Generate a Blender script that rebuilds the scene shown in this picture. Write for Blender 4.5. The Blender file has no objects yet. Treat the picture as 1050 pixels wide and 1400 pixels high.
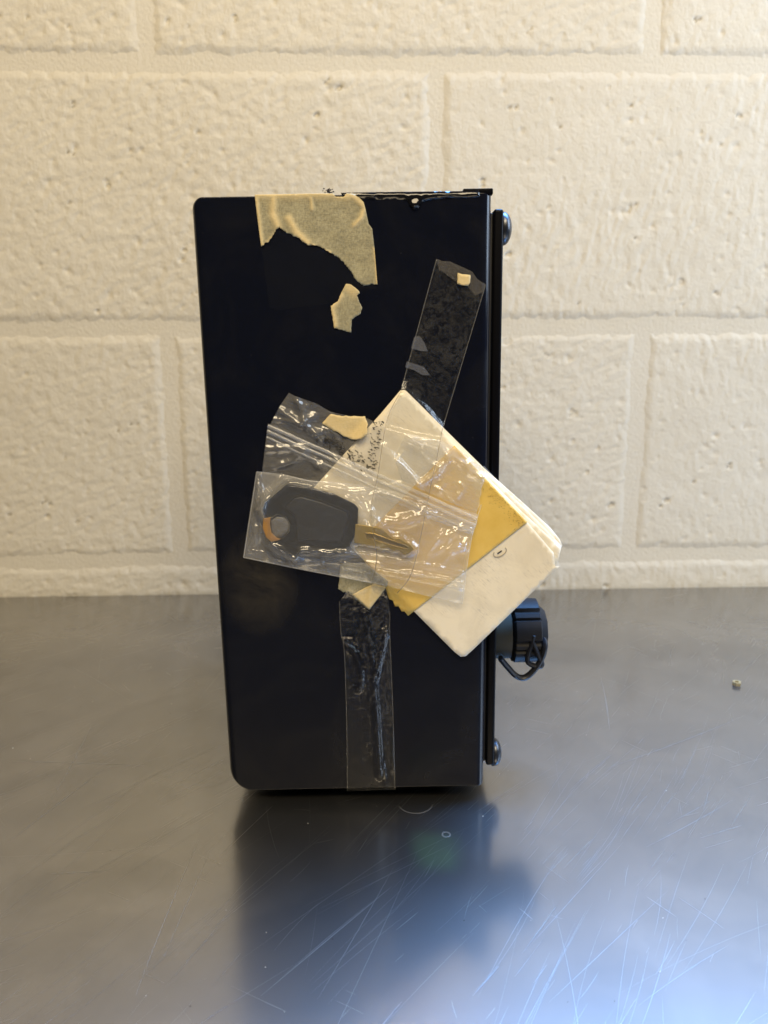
import bpy, bmesh, math, random
import numpy as np
from mathutils import Vector, Matrix, geometry
from mathutils.noise import noise as pnoise, fractal

random.seed(7)
S = bpy.context.scene
C = S.collection

# ------------------------------------------------------------------ camera
PITCH, YAW, ROLL, CAM_H = 0.22435, 0.02603, -0.00533, 0.25081
WALL_Y = 0.7412
F_PX, W_PX, H_PX = 1052.0, 1050.0, 1400.0
fw = Vector((math.sin(YAW) * math.cos(PITCH), math.cos(YAW) * math.cos(PITCH), -math.sin(PITCH)))
rt = Vector((math.cos(YAW), -math.sin(YAW), 0))
up = rt.cross(fw)
cr, sr = math.cos(ROLL), math.sin(ROLL)
rt, up = rt * cr + up * sr, up * cr - rt * sr
cam_d = bpy.data.cameras.new('camera')
cam = bpy.data.objects.new('camera', cam_d)
C.objects.link(cam)
cam.matrix_world = Matrix(((rt.x, up.x, -fw.x, 0), (rt.y, up.y, -fw.y, 0), (rt.z, up.z, -fw.z, CAM_H), (0, 0, 0, 1)))
cam_d.sensor_fit = 'AUTO'
cam_d.sensor_width = 36
cam_d.lens = F_PX / H_PX * 36
cam_d.clip_start = 0.01
cam_d.clip_end = 50
cam_d.dof.use_dof = True
cam_d.dof.focus_distance = 0.385
cam_d.dof.aperture_fstop = 11
S.camera = cam

# ------------------------------------------------------------------ world, lamps, exposure
S.view_settings.view_transform = 'Standard'
S.view_settings.look = 'None'
S.view_settings.exposure = 0
S.view_settings.gamma = 1
S.cycles.transparent_max_bounces = 40
S.cycles.max_bounces = 10
wd = bpy.data.worlds.new('World')
S.world = wd
wd.use_nodes = True
wd.node_tree.nodes['Background'].inputs[0].default_value = (0.75, 0.80, 1.0, 1)
wd.node_tree.nodes['Background'].inputs[1].default_value = 0.05


def area(name, loc, target, size, power, col):
    l = bpy.data.lights.new(name, 'AREA')
    l.shape = 'RECTANGLE'
    l.size, l.size_y = size
    l.energy = power
    l.color = col
    o = bpy.data.objects.new(name, l)
    C.objects.link(o)
    o.location = loc
    o.rotation_euler = (Vector(target) - Vector(loc)).to_track_quat('-Z', 'Y').to_euler()
    return o


area('ceiling_lamp', (-0.02, -0.45, 1.35), (0.05, 0.62, 0.28), (1.2, 0.5), 28.5, (1.0, 0.815, 0.54))
sl = area('strip_light', (0.42, 0.58, 0.95), (0.30, -0.10, 0.0), (0.80, 0.30), 16.5, (0.16, 0.43, 1.0))
sl.data.spread = math.radians(92)
area('window_light', (0.98, 0.36, 0.66), (0.20, 0.62, 0.30), (0.45, 0.6), 9.0, (0.64, 0.79, 1.0))


# ------------------------------------------------------------------ helpers
def link(name, me, parent=None, label=None, cat=None, group=None, kind=None):
    o = bpy.data.objects.new(name, me)
    C.objects.link(o)
    if parent:
        o.parent = parent
    if label: o['label'] = label
    if cat: o['category'] = cat
    if group: o['group'] = group
    if kind: o['kind'] = kind
    return o


def mesh(name, V, Fc, mat, smooth=True, uv=None, attr=None):
    me = bpy.data.meshes.new(name)
    me.from_pydata([tuple(v) for v in V], [], [tuple(f) for f in Fc])
    if mat: me.materials.append(mat)
    if smooth:
        me.polygons.foreach_set('use_smooth', [True] * len(me.polygons))
    if uv is not None:
        l = me.uv_layers.new(name='UVMap')
        idx = np.empty(len(me.loops), dtype=np.int32)
        me.loops.foreach_get('vertex_index', idx)
        l.data.foreach_set('uv', np.asarray(uv, dtype=np.float32)[idx].ravel())
    if attr:
        for k, a in attr.items():
            at = me.attributes.new(k, 'FLOAT', 'POINT')
            at.data.foreach_set('value', np.asarray(a, dtype=np.float32))
    me.update()
    return me


def sm(x, a=0.0, b=1.0):
    t = np.clip((np.asarray(x, dtype=float) - a) / (b - a), 0, 1)
    return t * t * (3 - 2 * t)


def vnoise(x, y, seed):
    """smooth lattice noise, -1..1, numpy arrays in lattice units"""
    xi = np.floor(x).astype(np.int64); yi = np.floor(y).astype(np.int64)
    fx = x - xi; fy = y - yi
    fx = fx * fx * fx * (fx * (fx * 6 - 15) + 10); fy = fy * fy * fy * (fy * (fy * 6 - 15) + 10)
    def h(a, b):
        n = (a * 374761393 + b * 668265263 + seed * 974634777) & 0xFFFFFFFF
        n = ((n ^ (n >> 13)) * 1274126177) & 0xFFFFFFFF
        n = ((n ^ (n >> 16)) * 2246822519) & 0xFFFFFFFF
        return ((n ^ (n >> 15)) & 0xFFFF) / 32767.5 - 1
    a = h(xi, yi); b = h(xi + 1, yi); c = h(xi, yi + 1); d = h(xi + 1, yi + 1)
    return (a + (b - a) * fx) * (1 - fy) + (c + (d - c) * fx) * fy


# ------------------------------------------------------------------ node helpers
class NT:
    def __init__(s, name):
        s.m = bpy.data.materials.new(name)
        s.m.use_nodes = True
        s.t = s.m.node_tree
        s.t.nodes.clear()
        s.out = s.t.nodes.new('ShaderNodeOutputMaterial')

    def n(s, typ, ins=None, **kw):
        nd = s.t.nodes.new('ShaderNode' + typ)
        for k, v in kw.items():
            setattr(nd, k, v)
        for k, v in (ins or {}).items():
            if hasattr(v, 'is_linked') or hasattr(v, 'links'):
                s.t.links.new(v, nd.inputs[k])
            else:
                nd.inputs[k].default_value = v
        return nd

    def noise(s, vec, scale, detail=3, rough=.5, dist=0):
        return s.n('TexNoise', {'Vector': vec, 'Scale': scale, 'Detail': detail, 'Roughness': rough, 'Distortion': dist}).outputs[0]

    def ramp(s, fac, stops):
        r = s.n('ValToRGB', {0: fac})
        el = r.color_ramp.elements
        while len(el) < len(stops): el.new(0.5)
        for e, (p, c) in zip(el, stops):
            e.position = p
            e.color = (c, c, c, 1) if isinstance(c, (int, float)) else (*c, 1)
        return r.outputs[0]

    def math(s, op, a, b=0.0, clamp=False):
        return s.n('Math', {0: a, 1: b}, operation=op, use_clamp=clamp).outputs[0]

    def mix(s, fac, a, b):
        nd = s.n('Mix', {0: fac}, data_type='RGBA')
        for i, v in ((6, a), (7, b)):
            if hasattr(v, 'is_linked'): s.t.links.new(v, nd.inputs[i])
            else: nd.inputs[i].default_value = (*v, 1)
        return nd.outputs[2]

    def mapping(s, vec, scale=(1, 1, 1), rot=(0, 0, 0)):
        return s.n('Mapping', {0: vec, 'Scale': scale, 'Rotation': rot}).outputs[0]

    def bump(s, h, strength=.5, dist=.001, nrm=None):
        ins = {'Height': h, 'Strength': strength, 'Distance': dist}
        if nrm is not None: ins['Normal'] = nrm
        return s.n('Bump', ins).outputs[0]

    def surf(s, sh):
        s.t.links.new(sh, s.out.inputs[0])
        return s.m

    def pbr(s, **ins):
        m = {k.replace('_', ' '): v for k, v in ins.items()}
        for k, v in list(m.items()):
            if isinstance(v, tuple) and len(v) == 3: m[k] = (*v, 1)
        return s.n('BsdfPrincipled', m).outputs[0]

    def co(s, which='Object'):
        return s.n('TexCoord').outputs[which]


# ------------------------------------------------------------------ materials
def m_wall():
    t = NT('cream_wall_paint')
    p = t.n('NewGeometry').outputs['Position']
    n1 = t.noise(p, 300, 4, .6)
    n2 = t.noise(t.mapping(p, (650, 650, 330)), 1, 3, .6)
    n3 = t.noise(p, 1100, 2, .5)
    h = t.math('ADD', t.math('MULTIPLY', n1, 1.0), t.math('ADD', t.math('MULTIPLY', n2, .5), t.math('MULTIPLY', n3, .18)))
    b = t.bump(h, .75, .0009)
    big = t.noise(p, 6, 3, .5)
    col = t.mix(t.ramp(big, [(.3, 0.), (.7, 1.)]), (.60, .56, .47), (.635, .60, .515))
    pit = t.n('Attribute', attribute_name='pit').outputs['Fac']
    col = t.mix(pit, col, (.14, .12, .09))
    return t.surf(t.pbr(Base_Color=col, Roughness=.55, Normal=b, Specular_IOR_Level=.35))


def m_steel():
    t = NT('worn_brushed_steel')
    p = t.co('Object')
    # broad tonal patches, brushed grain along x, scratch fields
    patch = t.noise(p, 13, 6, .68, 1.2)
    grain = t.noise(t.mapping(p, (25, 900, 1)), 1, 4, .7)
    scr = None
    for ang, sc, th, sd in ((.9, (14, 900, 1), .66, 0), (1.15, (10, 700, 1), .68, 3.3), (.35, (12, 800, 1), .68, 7.1), (-.5, (12, 800, 1), .70, 11.7), (2.2, (16, 900, 1), .71, 17)):
        w = t.n('VectorMath', {0: p, 1: t.n('VectorMath', {0: t.n('TexNoise', {'Vector': p, 'Scale': 4.0}).outputs[1], 'Scale': .03}, operation='SCALE').outputs[0]}, operation='ADD').outputs[0]
        v = t.n('VectorMath', {0: t.mapping(w, (1, 1, 1), (0, 0, -ang)), 1: (sd, sd, 0)}, operation='ADD').outputs[0]
        a = t.noise(t.mapping(v, sc), 1, 2, .5)
        a = t.ramp(a, [(th, 0.), (th + .05, 1.)])
        gate = t.ramp(t.noise(v, 7, 2), [(.45, 0.), (.62, 1.)])
        a = t.math('MULTIPLY', a, gate)
        scr = a if scr is None else t.math('MAXIMUM', scr, a)
    blot = t.ramp(t.noise(p, 22, 4, .55, .4), [(.50, 0.), (.78, 1.)])
    col = t.mix(t.ramp(patch, [(.3, 0.), (.72, 1.)]), (.285, .28, .27), (.435, .425, .41))
    col = t.mix(t.math('MULTIPLY', blot, .30), col, (.52, .50, .46))
    # soft-edged rectangular green patch in front of the case
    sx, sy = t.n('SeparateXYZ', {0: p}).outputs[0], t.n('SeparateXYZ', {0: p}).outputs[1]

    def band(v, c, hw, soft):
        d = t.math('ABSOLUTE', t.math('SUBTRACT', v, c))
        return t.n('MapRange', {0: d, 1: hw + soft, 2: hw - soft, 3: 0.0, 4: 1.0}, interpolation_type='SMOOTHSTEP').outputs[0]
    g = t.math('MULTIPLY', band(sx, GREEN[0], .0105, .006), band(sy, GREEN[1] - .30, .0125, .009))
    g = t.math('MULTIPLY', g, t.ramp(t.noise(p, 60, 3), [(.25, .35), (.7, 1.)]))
    rough = t.n('MapRange', {0: patch, 1: .3, 2: .7, 3: .15, 4: .215}).outputs[0]
    rough = t.math('ADD', rough, t.math('MULTIPLY', scr, .18))
    rough = t.math('ADD', rough, t.math('MULTIPLY', blot, .02))
    hgt = t.math('ADD', t.math('MULTIPLY', grain, .30), t.math('MULTIPLY', scr, -.5))
    b = t.bump(hgt, .18, .0002)
    met = t.pbr(Base_Color=col, Metallic=1.0, Roughness=rough, Normal=b, Anisotropic=.35)
    # wide scatter of the worn finish
    wide = t.n('BsdfAnisotropic', {'Color': (.50, .50, .50, 1), 'Roughness': .42, 'Normal': b}, distribution='GGX').outputs[0]
    film = t.n('BsdfDiffuse', {'Color': (.20, .20, .19, 1)}).outputs[0]
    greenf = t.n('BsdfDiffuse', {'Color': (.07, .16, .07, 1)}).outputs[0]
    s1 = t.n('MixShader', {0: .24, 1: met, 2: wide}).outputs[0]
    s2 = t.n('MixShader', {0: t.math('ADD', .010, t.math('MULTIPLY', blot, .03)), 1: s1, 2: film}).outputs[0]
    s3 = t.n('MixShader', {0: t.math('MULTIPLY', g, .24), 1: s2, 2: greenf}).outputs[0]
    return t.surf(s3)


def m_black():
    t = NT('black_gloss_paint')
    p = t.co('Object')
    n = t.noise(p, 18, 4, .55)
    sm_ = t.ramp(t.noise(p, 26, 5, .65, 1.2), [(.42, 0.), (.72, 1.)])
    rough = t.n('MapRange', {0: sm_, 1: 0, 2: 1, 3: .15, 4: .30}).outputs[0]
    b = t.bump(t.math('ADD', t.math('MULTIPLY', n, .6), t.math('MULTIPLY', t.noise(p, 900, 2), .02)), .35, .0006)
    col = t.mix(sm_, (.004, .005, .010), (.006, .0065, .010))
    # smudges low on the left, with a warm reflected sheen painted into the colour
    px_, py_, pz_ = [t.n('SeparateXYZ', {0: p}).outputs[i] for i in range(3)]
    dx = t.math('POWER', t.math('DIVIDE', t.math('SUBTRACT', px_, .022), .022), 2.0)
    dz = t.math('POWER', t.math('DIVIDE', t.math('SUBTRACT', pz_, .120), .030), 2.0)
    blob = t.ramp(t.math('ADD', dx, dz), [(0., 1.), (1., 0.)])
    sheen_smudge = t.math('MULTIPLY', blob, t.ramp(t.noise(p, 45, 5, .65, 1.5), [(.3, .25), (.7, 1.)]))
    col = t.mix(sheen_smudge, col, (.040, .035, .026))
    spk = t.ramp(t.noise(p, 520, 2, .6), [(.74, 0.), (.80, 1.)])
    col = t.mix(t.math('MULTIPLY', spk, .6), col, (.05, .048, .044))
    return t.surf(t.pbr(Base_Color=col, Roughness=rough, Normal=b, Specular_IOR_Level=.36))


def m_plain(name, col, rough=.5, metal=0.0, bscale=0, bstr=.3, bdist=.0003, spec=.5, var=0.0, vscale=120):
    t = NT(name)
    p = t.co('Object')
    ins = dict(Base_Color=col, Roughness=rough, Metallic=metal, Specular_IOR_Level=spec)
    if var:
        ins['Base_Color'] = t.mix(t.ramp(t.noise(p, vscale, 4, .6), [(.3, 0.), (.7, 1.)]), tuple(c * (1 - var) for c in col), tuple(min(1, c * (1 + var)) for c in col))
    if bscale:
        ins['Normal'] = t.bump(t.noise(p, bscale, 3), bstr, bdist)
    return t.surf(t.pbr(**ins))


def m_film(name, haze, hcol=(.8, .8, .78), rough=.10, spec=1.45, mask=None, bscale=90, bstr=.4, bdist=.0006, tint=(.96, .96, .95), trans=.35, sheen=0.0):
    """thin clear plastic: see-through, a little milky, shiny"""
    t = NT(name)
    uv = t.co('UV')
    hz = haze
    if mask: hz = mask(t, uv)
    b = t.bump(t.noise(uv, bscale, 3, .5, .6), bstr, bdist)
    dif = t.n('MixShader', {0: trans, 1: t.n('BsdfDiffuse', {'Color': (*hcol, 1), 'Normal': b}).outputs[0],
                            2: t.n('BsdfTranslucent', {'Color': (*hcol, 1)}).outputs[0]}).outputs[0]
    tr = t.n('BsdfTransparent', {'Color': (*tint, 1)}).outputs[0]
    base = t.n('MixShader', {0: hz, 1: tr, 2: dif}).outputs[0]
    gl = t.n('BsdfAnisotropic', {'Color': (1, 1, 1, 1), 'Roughness': rough, 'Normal': b}, distribution='GGX').outputs[0]
    if sheen:
        gl = t.n('MixShader', {0: sheen, 1: gl, 2: t.n('BsdfAnisotropic', {'Color': (1, 1, 1, 1), 'Roughness': .42, 'Normal': b}, distribution='GGX').outputs[0]}).outputs[0]
    bf = t.n('NewGeometry').outputs['Backfacing']
    ior = t.math('ADD', spec, t.math('MULTIPLY', bf, 1 / spec - spec))     # same film from either side
    fr = t.n('Fresnel', {'IOR': ior, 'Normal': b}).outputs[0]
    return t.surf(t.n('MixShader', {0: fr, 1: base, 2: gl}).outputs[0])


def m_masking(name, lift=0.0):
    """crepe masking paper: pale where it has let go, greyer where the black shows through"""
    t = NT(name)
    uv = t.co('UV')
    fib = t.noise(t.mapping(uv, (38, 22, 1)), 1, 4, .7)
    pat = t.noise(uv, 5, 4, .65)
    f = t.math('ADD', t.math('MULTIPLY', fib, .75), t.math('MULTIPLY', pat, .45))
    lv = t.n('Attribute', attribute_name='lift').outputs['Fac']
    lf = t.math('ADD', lift, t.math('MULTIPLY', lv, t.math('ADD', .55, t.math('MULTIPLY', pat, .8))), clamp=True)
    r = t.ramp(f, [(.40, 0.), (.80, 1.)])
    col = t.mix(lf, t.mix(r, (.17, .155, .095), (.45, .41, .255)), t.mix(r, (.60, .475, .23), (.72, .58, .31)))
    crepe = t.noise(t.mapping(uv, (12, 60, 1)), 1, 3, .6)
    b = t.bump(crepe, .5, .0003)
    return t.surf(t.pbr(Base_Color=col, Roughness=.62, Normal=b, Specular_IOR_Level=.4))


def m_paper():
    t = NT('cream_paper')
    uv = t.co('UV')
    d1 = t.ramp(t.noise(uv, 2.2, 5, .65, .6), [(.42, 0.), (.72, 1.)])
    col = t.mix(t.math('MULTIPLY', d1, .45), (.86, .78, .60), (.58, .51, .37))
    # rubbed grey dirt as short fibres
    r = t.mapping(uv, (1, 1, 1), (0, 0, -.75))
    st = t.ramp(t.noise(t.mapping(r, (9, 60, 1)), 1, 3, .7), [(.52, 0.), (.70, 1.)])
    gate = t.ramp(t.noise(uv, 2.0, 2, .5), [(.52, 0.), (.66, 1.)])
    ds = t.n('VectorMath', {0: uv, 1: (6.62, 7.86, 0)}, operation='DISTANCE').outputs['Value']
    gate = t.math('MAXIMUM', gate, t.n('MapRange', {0: ds, 1: .10, 2: .42, 3: 1.0, 4: 0.0}).outputs[0])
    col = t.mix(t.math('MULTIPLY', t.math('MULTIPLY', st, gate), .45), col, (.30, .26, .20))
    b = t.bump(t.noise(uv, 40, 3), .15, .0002)
    return t.surf(t.pbr(Base_Color=col, Roughness=.55, Normal=b, Specular_IOR_Level=.35))


def m_yellow():
    t = NT('yellow_tape')
    uv = t.co('UV')
    col = t.mix(t.ramp(t.noise(uv, 3, 4, .6), [(.3, 0.), (.7, 1.)]), (.70, .46, .085), (.78, .54, .13))
    b = t.bump(t.noise(uv, 25, 3), .15, .0002)
    return t.surf(t.pbr(Base_Color=col, Roughness=.38, Normal=b))


# ------------------------------------------------------------------ the place of the case
BX, BY, LEAN, BYAW, BW, BH = -0.07575, 0.38167, 0.0111, 0.016, 0.14017, 0.30803
BZ = 0.0065
ex = Vector((math.cos(BYAW), -math.sin(BYAW), 0))
AX = ex * math.cos(LEAN) + Vector((0, 0, 1)) * math.sin(LEAN)
AZ = -ex * math.sin(LEAN) + Vector((0, 0, 1)) * math.cos(LEAN)
AY = AZ.cross(AX)
BO = Vector((BX, BY, BZ))
BM = Matrix(((AX.x, AY.x, AZ.x, BO.x), (AX.y, AY.y, AZ.y, BO.y), (AX.z, AY.z, AZ.z, BO.z), (0, 0, 0, 1)))
CAMP = Vector((0, 0, CAM_H))


def pray(px, py):
    return fw + rt * ((px - W_PX / 2) / F_PX) - up * ((py - H_PX / 2) / F_PX)


def face_pt(px, py, off=0.0):
    """where the photo's (px, py) lies on the plane `off` mm in front of the case's face"""
    d = pray(px, py)
    t = (BO - AY * (off * .001) - CAMP).dot(AY) / d.dot(AY)
    return CAMP + d * t


def face_loc(px, py, depth=0.0):
    """the same in the case's own axes (x, y = depth, z)"""
    return BM.inverted() @ face_pt(px, py, -depth * 1000)


def table_pt(px, py, z=0.0):
    d = pray(px, py)
    t = (z - CAM_H) / d.z
    return CAMP + d * t


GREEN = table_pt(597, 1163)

M = dict(
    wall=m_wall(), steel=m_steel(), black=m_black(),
    panel=m_plain('black_panel_paint', (.003, .003, .004), .35, bscale=300, bstr=.15, spec=.08),
    rubber=m_plain('black_rubber', (.012, .012, .012), .6, bscale=500),
    sealant=m_plain('black_sealant', (.006, .006, .007), .09, bscale=120, bstr=.5, bdist=.0008),
    zinc=m_plain('zinc_bolt', (.09, .095, .105), .36, 1.0, bscale=400, bstr=.1),
    plastic=m_plain('black_plastic', (.014, .014, .015), .5, bscale=700, bstr=.2, spec=.16),
    grey_plastic=m_plain('grey_collar', (.07, .066, .05), .55, bscale=500, bstr=.15, spec=.12),
    strap=m_plain('black_strap', (.010, .011, .015), .42, spec=.35),
    scratch=m_plain('scratch_metal', (.45, .45, .45), .42, 1.0),
    masking=m_masking('masking_paper'), masking_lift=m_masking('masking_paper_lifted', 1.0),
    paper=m_paper(), yellow=m_yellow(),
    keyhead=m_plain('key_plastic', (.009, .010, .011), .35, bscale=600, bstr=.1),
    brass=m_plain('key_brass', (.36, .26, .075), .34, .4, bscale=300, bstr=.2),
    orange=m_plain('orange_plastic', (.36, .19, .05), .5),
    ink=m_plain('black_flakes', (.02, .018, .015), .6),
    nut=m_plain('brass_nut', (.60, .50, .28), .3, .7),
    crumb=m_plain('pale_crumbs', (.70, .66, .58), .6),
    dark_crumb=m_plain('dark_crumbs', (.03, .02, .012), .9, spec=.05),
)


# ------------------------------------------------------------------ block wall
def grid_faces(nx, nz):
    i = np.arange((nx - 1) * (nz - 1))
    a = (i // (nx - 1)) * nx + i % (nx - 1)
    return np.stack([a, a + 1, a + 1 + nx, a + nx], 1)


wall = link('block_wall', None, label='cream painted concrete block wall behind the black case', cat='wall')
wall.location = (0, WALL_Y, 0)
JZ = [-.191, .0345, .2590, .4835, .7085, .9335, 1.1585, 1.3835]
PX0 = [.0675, -.1830, .0675, -.1830, .0675, -.1830, .0675]
PXO = {1: (-.1835, .2660), 2: (.0675,), 3: (-.1834, .2572)}


def build_block(x0, x1, z0, z1, seed, fine):
    step = .0016 if fine else .012
    nx = max(4, int((x1 - x0) / step)); nz = max(4, int((z1 - z0) / step))
    gx, gz = np.meshgrid(np.linspace(x0, x1, nx), np.linspace(z0, z1, nz))
    rng = np.random.RandomState(seed)
    h = .0005 * vnoise(gx * 14, gz * 14, seed) + .0002 * vnoise(gx * 45, gz * 45, seed + 1)
    pit = np.zeros_like(gx)
    if fine:
        streak = sm((x0 + x1) / 2, -.05, .25) * .85 + .1
        ang = rng.uniform(-.25, .25)
        rx = gx * math.cos(ang) + gz * math.sin(ang); rz = -gx * math.sin(ang) + gz * math.cos(ang)
        st = vnoise(rx * 300 + 1.3 * vnoise(rx * 50, rz * 50, seed + 9), rz * 85, seed + 2)
        h += .00062 * streak * st * (0.5 + .5 * vnoise(gx * 12, gz * 12, seed + 3))
        dg = vnoise((rx + rz * .55) * 130, (rz - rx * .55) * 270, seed + 4)
        h += .00075 * (1 - streak) * np.minimum(dg, .15) + .00022 * vnoise(gx * 190, gz * 160, seed + 5)
        # dents
        for k in range(330):
            cx, cz = rng.uniform(x0, x1), rng.uniform(z0, z1)
            a = rng.uniform(.0009, .0024) * (1 if k % 5 else 1.6); e = rng.uniform(.35, 1)
            th = rng.normal(.5, .5)
            dx = (gx - cx) * math.cos(th) - (gz - cz) * math.sin(th); dz = (gx - cx) * math.sin(th) + (gz - cz) * math.cos(th)
            h -= rng.uniform(.0004, .0017) * np.exp(-((dx / a) ** 2 + (dz / (a * e)) ** 2))
        # open holes in the paint
        for k in range(26):
            cx, cz = rng.uniform(x0 + .012, x1 - .012), z0 + .012 + (z1 - z0 - .024) * rng.beta(.8, .9)
            a = rng.uniform(.0008, .0017)
            for j in range(rng.randint(1, 4)):
                dx = gx - cx - rng.normal(0, .0022); dz = gz - cz - rng.normal(0, .0013)
                g = np.exp(-((dx / a) ** 2 + (dz / (a * .8)) ** 2))
                h -= .0030 * g
                pit = np.maximum(pit, sm(g, .35, .8))
    ed = np.minimum(np.minimum(gx - x0, x1 - gx), np.minimum(gz - z0, z1 - gz))
    ed = ed + .0007 * vnoise(gx * 60, gz * 70, seed + 6) * sm(ed, 0, .002)
    h -= .0026 * (1 - sm(ed, -.0008, .0110))
    V = np.stack([gx.ravel(), -h.ravel(), gz.ravel()], 1)
    Fc = [tuple(f) for f in grid_faces(nx, nz)]
    # sides and back: a solid block
    loop = list(range(nx)) + [r * nx + nx - 1 for r in range(1, nz)] + list(range(nx * nz - 2, nx * (nz - 1) - 1, -1)) + [r * nx for r in range(nz - 2, 0, -1)]
    n0 = len(V)
    B = V[loop].copy(); B[:, 1] = .10
    V = np.vstack([V, B])
    m = len(loop)
    for i in range(m):
        j = (i + 1) % m
        Fc.append((loop[j], loop[i], n0 + i, n0 + j))
    Fc.append(tuple(n0 + i for i in range(m)))
    return mesh('block', V, Fc, M['wall'], attr={'pit': np.concatenate([pit.ravel(), np.zeros(m)])})


JW = .0062
seed = 10
for k in range(7):
    per = [PX0[k] + .45 * i for i in range(-6, 7)]
    if k in PXO:
        for v in PXO[k]:
            i = min(range(len(per)), key=lambda q: abs(per[q] - v)); per[i] = v
    for a, b in zip(per[:-1], per[1:]):
        if b < -2.3 or a > 2.3: continue
        seed += 17
        fine = k <= 3 and b > -.55 and a < .55
        link('block', build_block(a + JW / 2, b - JW / 2, JZ[k] + JW / 2, JZ[k + 1] - JW / 2, seed, fine), wall)
nx, nz = 900, 320
gx, gz = np.meshgrid(np.linspace(-2.2, 2.2, nx), np.linspace(-.19, 1.38, nz))
hm = .0017 + .0002 * vnoise(gx * 40, gz * 40, 3) + .00012 * vnoise(gx * 130, gz * 130, 4)
Vm = np.stack([gx.ravel(), hm.ravel(), gz.ravel()], 1)
link('mortar', mesh('mortar', Vm, grid_faces(nx, nz), M['wall'], attr={'pit': np.zeros(len(Vm))}), wall)

# ------------------------------------------------------------------ steel table
table = link('steel_table', None, label='scratched brushed steel worktop pushed up against the block wall', cat='table')
table.location = (0, .30, 0)


def rbox(x0, x1, y0, y1, z0, z1, r, n=4):
    bm = bmesh.new()
    bmesh.ops.create_cube(bm, size=1)
    for v in bm.verts:
        v.co = Vector(((x0 + x1) / 2 + v.co.x * (x1 - x0), (y0 + y1) / 2 + v.co.y * (y1 - y0), (z0 + z1) / 2 + v.co.z * (z1 - z0)))
    if r: bmesh.ops.bevel(bm, geom=bm.edges[:], offset=r, segments=n, profile=.5, affect='EDGES')
    return bm


def from_bm(name, bm, mat, parent=None, smooth=True, **kw):
    me = bpy.data.meshes.new(name)
    bm.normal_update()
    bm.to_mesh(me); bm.free()
    me.materials.append(mat)
    if smooth:
        a = [True] * len(me.polygons)
        me.polygons.foreach_set('use_smooth', a)
        try:
            me.set_sharp_from_angle(angle=math.radians(40))
        except Exception:
            pass
    return link(name, me, parent, **kw)


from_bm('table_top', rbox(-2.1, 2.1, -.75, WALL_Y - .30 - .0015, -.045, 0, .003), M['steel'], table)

# individual scratches: thin tapered ribbons a hair above the steel
V, Fc = [], []
rs = random.Random(5)


def scratch(x, y, ang, L, w, bend):
    n = 10
    base = len(V)
    px, py = x, y
    for i in range(n + 1):
        u = i / n
        a = ang + bend * (u - .5)
        px += math.cos(a) * L / n; py += math.sin(a) * L / n
        ww = w * (math.sin(math.pi * min(max(u, .02), .98))) ** .6 * .5
        V.append((px - math.sin(a) * ww, py + math.cos(a) * ww, .00005)); V.append((px + math.sin(a) * ww, py - math.cos(a) * ww, .00005))
        if i: Fc.append((base + 2 * i - 2, base + 2 * i - 1, base + 2 * i + 1, base + 2 * i))


for i in range(560):
    yy = -.12 + .56 * rs.random() ** 1.35
    xx = rs.uniform(-.36, .42)
    a = rs.gauss(.95, .22) if rs.random() < .72 else rs.uniform(-.4, 2.4)
    scratch(xx, yy, a, rs.choice((.012, .02, .035, .06, .11)) * rs.uniform(.7, 1.4), rs.uniform(.00003, .00009), rs.uniform(-.25, .25))
for i in range(26):   # clusters of parallel long scratches
    cx, cy, a = rs.uniform(-.2, .25), rs.uniform(-.1, .12), rs.gauss(.95, .12)
    for j in range(rs.randint(2, 5)):
        scratch(cx + rs.gauss(0, .004), cy + rs.gauss(0, .004), a + rs.gauss(0, .04), rs.uniform(.02, .10), rs.uniform(.00004, .00010), rs.uniform(-.15, .15))
# hand-placed ones seen in the photo (pixel ends on the table)
for (x0, y0, x1, y1, w) in [(335, 1380, 520, 1225, .00022), (375, 1345, 500, 1240, .00012), (420, 1390, 530, 1200, .00012), (870, 1165, 990, 1100, .00016), (905, 1130, 970, 1095, .00012),
                            (95, 1115, 300, 1020, .0002), (0, 1160, 130, 1060, .0003), (60, 1110, 120, 1000, .0003), (175, 1390, 265, 1165, .0004), (215, 1330, 280, 1180, .0003), (0, 1040, 180, 1046, .0003), (60, 1195, 145, 1190, .0003),
                            (800, 1060, 1000, 985, .0002), (820, 920, 832, 990, .0003), (640, 1390, 760, 1180, .00012), (700, 1320, 840, 1165, .0001), (730, 1390, 900, 1230, .0001), (860, 1385, 985, 1300, .0001)]:
    p, q = table_pt(x0, y0), table_pt(x1, y1)
    d = q - p
    scratch(p.x, p.y - .30, math.atan2(d.y, d.x), d.length, w, rs.uniform(-.12, .12))
V = [(v[0], v[1], v[2]) for v in V]
link('scratch_mark', mesh('scratch_mark', V, Fc, M['scratch'], smooth=False), table, kind='stuff')
# dried water ring under the front edge of the case, and smaller ones
V, Fc = [], []
for (px, py, r, w, a0, a1) in [(568, 1098, .0094, .0008, 3.4, 6.1), (610, 1141, .0020, .0009, 0, 6.28)]:
    c = table_pt(px, py)
    n = 48
    b = len(V)
    for i in range(n + 1):
        u = i / n
        a = a0 + (a1 - a0) * u
        ww = w * (math.sin(math.pi * u) * .8 + .2 if a1 - a0 < 6 else 1) * (1 + .3 * pnoise(Vector((a * 3, px, 0))))
        for q in (-.5, .5):
            rr = r + ww * q
            V.append((c.x + rr * math.cos(a), c.y + rr * math.sin(a) * 1.0 - .30, .00006))
        if i: Fc.append((b + 2 * i - 2, b + 2 * i - 1, b + 2 * i + 1, b + 2 * i))
link('water_ring', mesh('water_ring', V, Fc, m_film('dried_water', .07, rough=.4, trans=0, bscale=200)), table, kind='stuff')

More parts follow.
